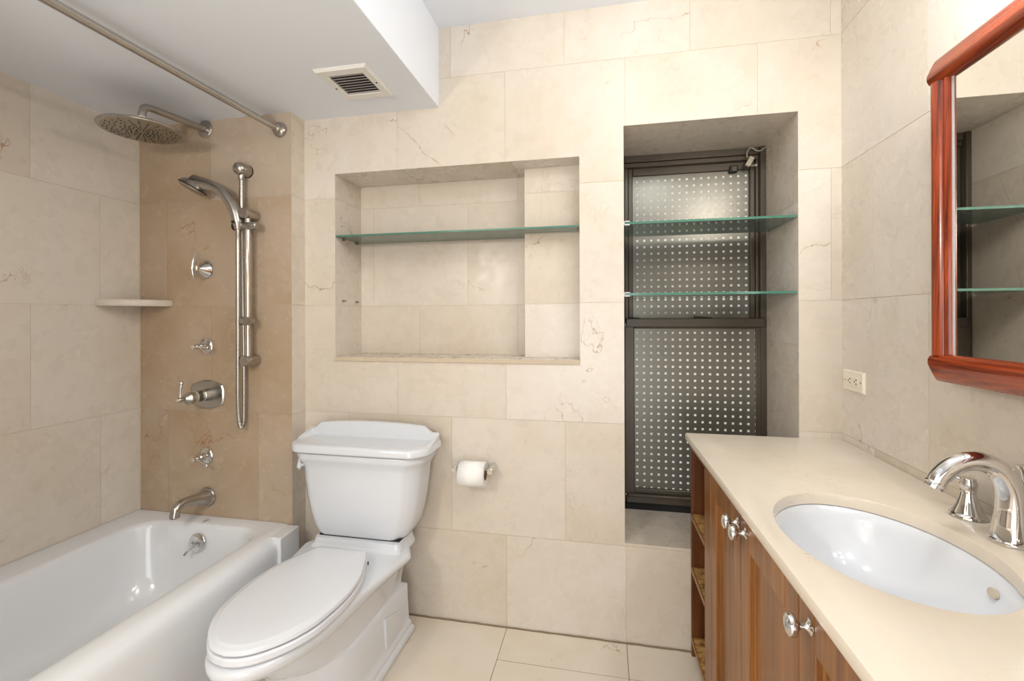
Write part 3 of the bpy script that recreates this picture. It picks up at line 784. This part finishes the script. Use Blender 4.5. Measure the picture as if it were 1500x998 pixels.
# seat ring and lid
O = [(-.296, .086), (-.312, .100), (-.372, .128), (-.455, .157), (-.548, .166), (-.652, .155), (-.710, .134), (-.752, .107), (-.788, .071), (-.807, .038), (-.8145, .0)]
def sc(k, dy=0.0, O=O):
    cy = -.55
    return [(cy + (y - cy) * (1 - (1 - k) * .65) + dy, h * k) for y, h in O]
bm = bmesh.new(); loft(bm, [ring(sc(.95), .3625), ring(sc(.955), .3665), ring(sc(.998), .3678), ring(sc(1.012), .372), ring(sc(1.010), .384), ring(sc(.990), .3885)]); obj('seat_ring', bm, M_seat, toi, smooth=30)
bm = bmesh.new(); loft(bm, [ring(sc(.94), .3880), ring(sc(.94), .3920), ring(sc(.985), .3928), ring(sc(1.0), .396), ring(sc(1.0), .401), ring(sc(.988), .4055), ring(sc(.96), .4078), ring(sc(.915), .4082), ring(sc(.900), .4100), ring(sc(.87), .4110), ring(sc(.4), .412)]); obj('seat_lid', bm, M_seat, toi, smooth=35)
for s in (-1, 1):
    bm = bmesh.new(); box(bm, s * .074 - .020, s * .074 + .018, -.312, -.290, .3625, .392); obj('hinge', bm, M_seat, toi, bevel=.006, seg=3)
bm = bmesh.new(); lathe(bm, [(.0055, 0), (.0055, .004)], (.121, -.342, .388), (.8, .4, 0), 12); obj('hinge_notch', bm, M_slot, toi)  # dark disc drawn as the notch beside the hinge

# ------------------------------------------------------------------ toilet paper
t = thing('toilet_paper_holder', 'chrome toilet paper holder on the marble wall right of the toilet', 'paper holder', (1.462, 0, .632))
bm = bmesh.new(); lathe(bm, [(.0125, 0), (.0125, .072), (.0115, .073), (.0003, .0731)], (0, 0, 0), (0, -1, 0), 24); obj('post', bm, M_chrome, t)
bm = bmesh.new(); lathe(bm, [(.0125, 0), (.0125, .072), (.0115, .073), (.0003, .0731)], (.142, 0, .0), (0, -1, 0), 24); obj('post', bm, M_chrome, t)
bm = bmesh.new(); tube(bm, [(.004, -.062, 0), (.138, -.062, 0)], .0065, 16); obj('roller', bm, M_chrome, t)
t = thing('toilet_paper_roll', 'white toilet paper roll hanging on the chrome holder', 'toilet paper', (1.536, -.062, .6165))
def cyl_x(bm, prof, x0): lathe(bm, prof, (x0, 0, 0), (1, 0, 0), 48, cap0=False, cap1=False)
bm = bmesh.new(); lathe(bm, [(.022, -.0495), (.046, -.0505), (.0475, -.049), (.0475, .049), (.046, .0505), (.022, .0495), (.022, -.0495)], (0, 0, 0), (1, 0, 0), 48, cap0=False, cap1=False)
obj('roll', bm, M_paper, t)
bm = bmesh.new(); lathe(bm, [(.0205, -.0497), (.022, -.0497), (.022, .0497), (.0205, .0497), (.0205, -.0497)], (0, 0, 0), (1, 0, 0), 32, cap0=False, cap1=False); obj('core', bm, M_card, t)
bm = bmesh.new(); A = [math.radians(d) for d in range(90, 232, 6)]
loft(bm, [[(-.0488, r * math.cos(a), r * math.sin(a)) for a in A for r in (.0478,)], [(.0488, r * math.cos(a), r * math.sin(a)) for a in A for r in (.0478,)]], close=False, cap0=False, cap1=False)
o = obj('loose_sheet', bm, M_paper, t); sm = o.modifiers.new('thickness', 'SOLIDIFY'); sm.thickness = .0006; sm.offset = 1

# ------------------------------------------------------------------ vanity cabinet
VT = 0.0177
van = thing('vanity_cabinet', 'brown wood vanity cabinet with open end shelves under the marble counter', 'cabinet', (2.337, 0, 0), VT)
D = .455; YE = -1.56; ZT = .769; ZB = .060
bm = B((0.0, D, -.026, -.012, 0, ZT), (.004, D, -.246, -.232, ZB, ZT), (.02, D, YE, YE + .018, 0, ZT), (D - .01, D, YE + .018, -.026, ZB, ZT), (.06, .075, YE + .018, -.026, 0, ZB))
obj('carcass', bm, M_wood_in, van, bevel=.001)
obj('bottom_panel', B((.004, D - .01, YE + .018, -.246, ZB, ZB + .018)), M_wood_in, van, bevel=.001)
bm = B((0, .018, -.314, -.232, ZB, ZT), (0.0, .018, -.232, -.026, ZT - .024, ZT)); obj('face_frame', bm, M_wood, van, bevel=.0015)
for z in (.512, .322, .070):
    bm = B((.003, D - .012, -.2315, -.0265, z - .016, z)); obj('shelf', bm, M_shelfw, van, bevel=.0012)
    bm = B((-.001, .003, -.2315, -.0265, z - .018, z + .0004)); obj('shelf_edge', bm, M_woodH, van, bevel=.001)
def door(y0, y1, ky, hinge):
    """y0 > y1; raised stiles and rails round a sunken panel"""
    z0, z1 = .075, ZT - .004
    st, rl = .056, .072
    bm = B((0.0, .020, y0 - st, y0, z0, z1), (0.0, .020, y1, y1 + st, z0, z1), (0.0, .020, y1 + st, y0 - st, z1 - rl, z1), (0.0, .020, y1 + st, y0 - st, z0, z0 + rl))
    d = obj('door', bm, M_wood, van, bevel=.0022)
    bm = bmesh.new()
    a0, a1, b0, b1 = y1 + st, y0 - st, z0 + rl, z1 - rl
    def rr(k, x): return [(x, a0 + k, b0 + k), (x, a1 - k, b0 + k), (x, a1 - k, b1 - k), (x, a0 + k, b1 - k)]
    loft(bm, [rr(-.004, .013), rr(0, .013), rr(.002, .0105), rr(.008, .0135), rr(.009, .0135)])
    obj('panel', bm, M_wood, d, smooth=20)
    kz = z1 - .037
    bm = bmesh.new()
    lathe(bm, [(.0125, 0), (.0125, .002), (.008, .004), (.0055, .008), (.0055, .016), (.009, .020), (.0165, .024), (.0182, .029), (.0165, .034), (.010, .0375), (.001, .039)], (0, ky, kz), (-1, 0, 0), 32, 1.0, 1.0)
    obj('knob', bm, M_chrome, d)
door(-.318, -.6045, -.590, 1)
door(-.6075, -.9215, -.648, 1)
door(-.9245, -1.236, -.968, 1)
door(-1.239, YE, -1.53, 1)

# counter with its oval cut-out
ct = bmesh.new()
NS = 96
cx, cy_, ea, eb = 2.5455, -.775, .166, .228
def ell(k, z, da=0.0): return [(cx + (ea + da) * math.cos(2 * PI * i / NS), cy_ + (eb + da) * math.sin(2 * PI * i / NS), z) for i in range(NS)]
FE = lambda y: 2.3215 + .0177 * (-y)       # front edge follows the cabinet
y_b, y_f, xr = -.0018, -1.59, W - .0018
def outer(ins, z):
    pts = []
    for i in range(NS):
        a = 2 * PI * i / NS; c, s = math.cos(a), math.sin(a)
        # hit the counter outline along this direction
        best = 1e9
        yb, yf, xx = y_b, y_f + ins, xr
        if s > 1e-6: best = min(best, (yb - cy_) / s)
        if s < -1e-6: best = min(best, (yf - cy_) / s)
        if c > 1e-6: best = min(best, (xx - cx) / c)
        den = c + .0177 * s
        if den < -1e-6: best = min(best, (FE(cy_) + ins - cx) / den)
        pts.append([cx + c * best, cy_ + s * best, z])
    # snap the nearest samples to the true corners
    for X, Y in ((xr, y_b), (xr, y_f + ins), (FE(y_b) + ins, y_b), (FE(y_f) + ins, y_f + ins)):
        j = min(range(NS), key=lambda q: (pts[q][0] - X) ** 2 + (pts[q][1] - Y) ** 2)
        pts[j] = [X, Y, z]
    return pts
R = loft(ct, [ell(.0, CT - .0265), ell(0, CT - .003), ell(0, CT - .0008, .0012), ell(0, CT, .003), outer(.005, CT), outer(.0015, CT - .0015), outer(0, CT - .005), outer(0, CT - .020), outer(.002, CT - .0245), outer(.006, CT - .0265)], cap0=False, cap1=False)
a, b = R[0], R[-1]
for i in range(NS):
    ct.faces.new((b[i], b[(i + 1) % NS], a[(i + 1) % NS], a[i]))
tag(obj('countertop', ct, M_top, smooth=30), 'cream marble counter top with an oval sink opening on the vanity', 'counter')
# under-mount basin
bm = bmesh.new()
bs = [(.030, -.0280), (.004, -.0280), (-.001, -.030), (-.010, -.050), (-.022, -.080), (-.045, -.115), (-.078, -.140), (-.11, -.152), (-.140, -.157)]
rin = [ell(0, CT + z, d) for d, z in bs]
rout = [ell(0, CT + z - .010, d + .010) for d, z in reversed(bs[1:])]
loft(bm, rin, cap0=False)
loft(bm, [ell(0, CT - .0280, .030), ell(0, CT - .038, .030)] + [ell(0, CT + z - .012, d + .012) for d, z in bs[2:]], cap0=False)
sink = thing('sink_basin', 'white oval undermount sink set into the marble counter', 'sink', (0, 0, 0))
obj('bowl', bm, M_porc, sink, smooth=60)
bm = bmesh.new(); lathe(bm, [(.022, 0), (.023, .003), (.016, .004), (.014, .002)], (cx, cy_, CT - .157), (0, 0, 1), 28); obj('drain', bm, M_chrome, sink)
bm = bmesh.new(); lathe(bm, [(.0125, -.002), (.0125, .0012), (.0105, .0016)], (2.690, -.832, CT - .0555), (-.93, .15, .42), 24, 1.1, .6); obj('overflow_hole', bm, M_stick, sink)

# ------------------------------------------------------------------ faucet
FX, FY = 2.7735, -.7525
t = thing('sink_faucet', 'polished chrome arched faucet with lever handles behind the oval sink', 'faucet', (FX, FY, CT))
bm = bmesh.new(); lathe(bm, [(.030, 0), (.031, .003), (.0305, .007), (.027, .010)], (0, 0, 0), (0, 0, 1), 36, 1.0, 1.0); obj('base_ring', bm, M_chrome, t)
bm = bmesh.new()
P = catmull([(0, 0, .008), (.001, 0, .035), (.002, 0, .065), (-.002, 0, .100), (-.016, 0, .131), (-.040, 0, .147), (-.068, 0, .1485), (-.093, 0, .137), (-.112, 0, .117), (-.119, 0, .104)], 6)
tube(bm, P, [.0285, .0262, .0230, .0205, .0190, .0180, .0172, .0165, .0160, .0155], 28)
sp = obj('spout', bm, M_chrome, t)
bm = bmesh.new(); d = Vector((-.48, 0, -.88)).normalized(); lathe(bm, [(.0160, 0), (.0172, .002), (.0172, .004), (.0150, .006), (.0150, .012), (.0130, .013)], Vector((-.1185, 0, .105)), d, 28); obj('aerator', bm, M_chrome, sp)
# lift rod
bm = bmesh.new(); tube(bm, [(.030, .010, .0), (.030, .010, .118)], .0034, 12)
lathe(bm, [(.0034, .105), (.0062, .109), (.0062, .112), (.004, .115), (.0045, .120), (.0095, .134), (.0125, .138), (.0125, .142), (.009, .143)], (.030, .010, 0), (0, 0, 1), 24); obj('lift_rod', bm, M_chrome, t)
def fhandle(y, dirv):
    bm = bmesh.new()
    lathe(bm, [(.0300, 0), (.0315, .002), (.0305, .006), (.0275, .008), (.0265, .011), (.0195, .026), (.0145, .042), (.0125, .052), (.0140, .0535), (.0140, .056), (.0125, .058), (.0150, .064), (.0155, .071), (.0130, .077), (.0135, .079), (.0125, .0815), (.0003, .082)], (.010, y, 0), (0, 0, 1), 32)
    h = obj('handle', bm, M_chrome, t)
    d = Vector(dirv)
    s = Vector((.010, y, .0715))
    bm = bmesh.new(); tube(bm, [s + d * .012, s + d * .022 + Vector((0, 0, .002)), s + d * .045 + Vector((0, 0, .008)), s + d * .056 + Vector((0, 0, .011)), s + d * .062 + Vector((0, 0, .012))], [.0052, .0042, .0048, .0062, .0045], 14); obj('lever', bm, M_chrome, h)
fhandle(.118, Vector((-.45, .88, .10)).normalized())
fhandle(-.118, Vector((-.80, -.55, .10)).normalized())

# ------------------------------------------------------------------ mirror
mz0, mz1 = 1.0730, 1.7910
my0, my1 = -.5690, -1.36
MB = -.056                                   # front of the shallow box behind the frame
mir = thing('wall_mirror', 'wall mirror in a glossy red wood frame above the sink', 'mirror', (W, my0, mz0))
LEN = my1 - my0; H = mz1 - mz0
obj('back_box', B((MB - .002, -.0005, LEN + .022, -.022, .022, H - .022)), M_cherry, mir, bevel=.002)
def rail(prof, y0, y1):
    bm = bmesh.new(); loft(bm, [[(MB + x, y0, z) for x, z in prof], [(MB + x, y1, z) for x, z in prof]]); return bm
# x negative = out from the wall; the bottom rail has a round top edge and a cove that falls back below it
pb = [(x * .80, z) for x, z in [(.0, 0), (-.012, .000), (-.0165, .003), (-.0215, .010), (-.0275, .020), (-.0330, .030), (-.0362, .036), (-.0375, .042), (-.0365, .049), (-.0325, .055), (-.026, .059), (-.018, .061), (-.0, .061)]]
obj('bottom_rail', rail(pb, -.004, LEN + .004), M_cherryH, mir, smooth=35)
pt = [(x, H - z) for x, z in pb]
obj('top_rail', rail(pt, -.004, LEN + .004), M_cherryH, mir, smooth=35)
def stile(s):
    k = [(0, -.0), (0, -.010), (-.004, -.020), (-.012, -.027), (-.021, -.029), (-.030, -.026), (-.037, -.018), (-.0375, -.016), (-.0400, -.016), (-.0405, -.020), (-.045, -.021), (-.050, -.018), (-.051, -.012), (-.051, -.0)]
    bm = bmesh.new()
    f = (lambda y: y) if s == 0 else (lambda y: LEN - y)
    loft(bm, [[(MB + x, f(y), .058) for y, x in k], [(MB + x, f(y), H - .058) for y, x in k]]); return bm
obj('stile', stile(0), M_cherry, mir, smooth=35); obj('stile', stile(1), M_cherry, mir, smooth=35)
obj('mirror_glass', B((MB - .010, MB - .002, LEN + .049, -.049, .055, H - .055)), M_mirror, mir, smooth=0)
obj('glass_bevel', B((MB - .0112, MB - .010, -.0555, -.0505, .060, H - .060)), M_clear, mir, smooth=0)  # flat pale strip drawn as the white bevel line

# ------------------------------------------------------------------ socket
t = thing('wall_socket', 'ivory double wall socket beside the window recess on the right wall', 'socket', (W, -.082, 1.007))
bm = bmesh.new()
def pr(a, b, x): return [(x, a, b), (x, -a, b), (x, -a, -b), (x, a, -b)]
loft(bm, [pr(.0630, .0345, 0), pr(.0630, .0345, -.0025), pr(.0585, .030, -.0068)]); obj('plate', bm, M_ivory, t, smooth=20)
obj('insert', B((-.0082, -.0066, -.0335, .0335, -.0165, .0165)), M_ivory, t, bevel=.0012)
for yo in (.018, -.020):
    for dy, dz, a, b in ((-.004, .0065, .0042, .0016), (-.004, -.0065, .0036, .0016), (.006, 0, .0024, .0024)):
        obj('slot', B((-.0086, -.0080, yo + dy - a, yo + dy + a, dz - b, dz + b)), M_slot, t, smooth=0)
for s in (-1, 1):
    bm = bmesh.new(); lathe(bm, [(.003, 0), (.002, .0012)], (-.0067, s * .0475, 0), (-1, 0, 0), 12); obj('screw', bm, M_brass, t)

# ------------------------------------------------------------------ lamps (above and behind the view)
def bulb(name, parent, loc, watts, radius, col):
    ld = bpy.data.lights.new(name, 'POINT'); ld.energy = watts; ld.shadow_soft_size = radius; ld.color = col
    lo = bpy.data.objects.new(name, ld); scene.collection.objects.link(lo); lo.parent = parent; lo.location = loc
M_opal = lamp_mat('lit_opal_glass', 3.0, (1, .985, .97, 1))
for x, y, w, lab in ((2.12, -.52, .12, 'round opal glass ceiling light nearer the window wall'), (2.38, -1.22, 1.10, 'unseen round opal ceiling light added over the sink as fill')):  # second light is added fill, out of view
    t = thing('ceiling_light', lab, 'ceiling light', (x, y, ZC), 0, 'ceiling lights')
    bm = bmesh.new(); lathe(bm, [(.125, 0), (.125, .018), (.118, .022)], (0, 0, 0), (0, 0, -1), 40); obj('base', bm, M_white_metal, t)
    bm = bmesh.new(); lathe(bm, [(.118, .018), (.120, .028), (.108, .040), (.080, .048), (.040, .052), (.001, .053)], (0, 0, 0), (0, 0, -1), 40); obj('glass_shade', bm, M_opal, t)
    bulb('ceiling_bulb', t, (0, 0, -.155), CEILING_LAMP * w, .12, (.94, .98, 1))
vl = thing('vanity_light', 'three shade light bar on the wall above the mirror', 'wall light', (W, -1.02, 1.985))
obj('backplate', B((-.020, -.0005, -.26, .26, -.03, .03)), M_nick, vl, bevel=.004)
ms = lamp_mat('lit_vanity_glass', 3.0, (1, .92, .80, 1))
for y in (-.2, 0, .2):
    bm = bmesh.new(); tube(bm, catmull([(-.018, y, 0), (-.06, y, .005), (-.085, y, .030), (-.088, y, .040)], 5), .006, 10); obj('arm', bm, M_nick, vl)
    bm = bmesh.new(); lathe(bm, [(.016, .040), (.026, .034), (.040, .010), (.044, -.010), (.040, -.011), (.030, .020), (.010, .032)], (-.088, y, 0), (0, 0, 1), 28); obj('glass_shade', bm, ms, vl)
    bulb('vanity_bulb', vl, (-.095, y, -.055), VANITY_BULB, .038, (1, .96, .88))
t = thing('fill_sconce', 'unseen opal fill lamp added on the stub wall at the foot of the tub', 'wall light', (.80, -2.0, 1.66))  # lamp added to fill the room from the left, out of view
bm = bmesh.new(); lathe(bm, [(.05, 0), (.05, .012), (.02, .02), (.014, .05), (.0, .052)], (0, 0, -.05), (1, 0, 0), 28); obj('backplate', bm, M_nick, t)
bm = bmesh.new(); lathe(bm, [(.030, -.045), (.045, .0), (.052, .05), (.047, .05), (.040, .0), (.027, -.04)], (.075, 0, -.01), (0, 0, 1), 28, cap0=False, cap1=False); obj('glass_shade', bm, M_opal, t)
bulb('fill_sconce_bulb', t, (.19, 0, .02), 26.0, .06, (1, .95, .85))
# unseen area lamp added beyond the open door as low fill
ld = bpy.data.lights.new('hall_fill_light', 'AREA'); ld.shape = 'RECTANGLE'; ld.size = .85; ld.size_y = 1.4; ld.energy = HALL_FILL; ld.color = (.95, .98, 1)
lo = bpy.data.objects.new('hall_fill_light', ld); scene.collection.objects.link(lo)
lo.location = (1.92, FRONT - .12, 0.85); lo.rotation_euler = (PI / 2, 0, 0)
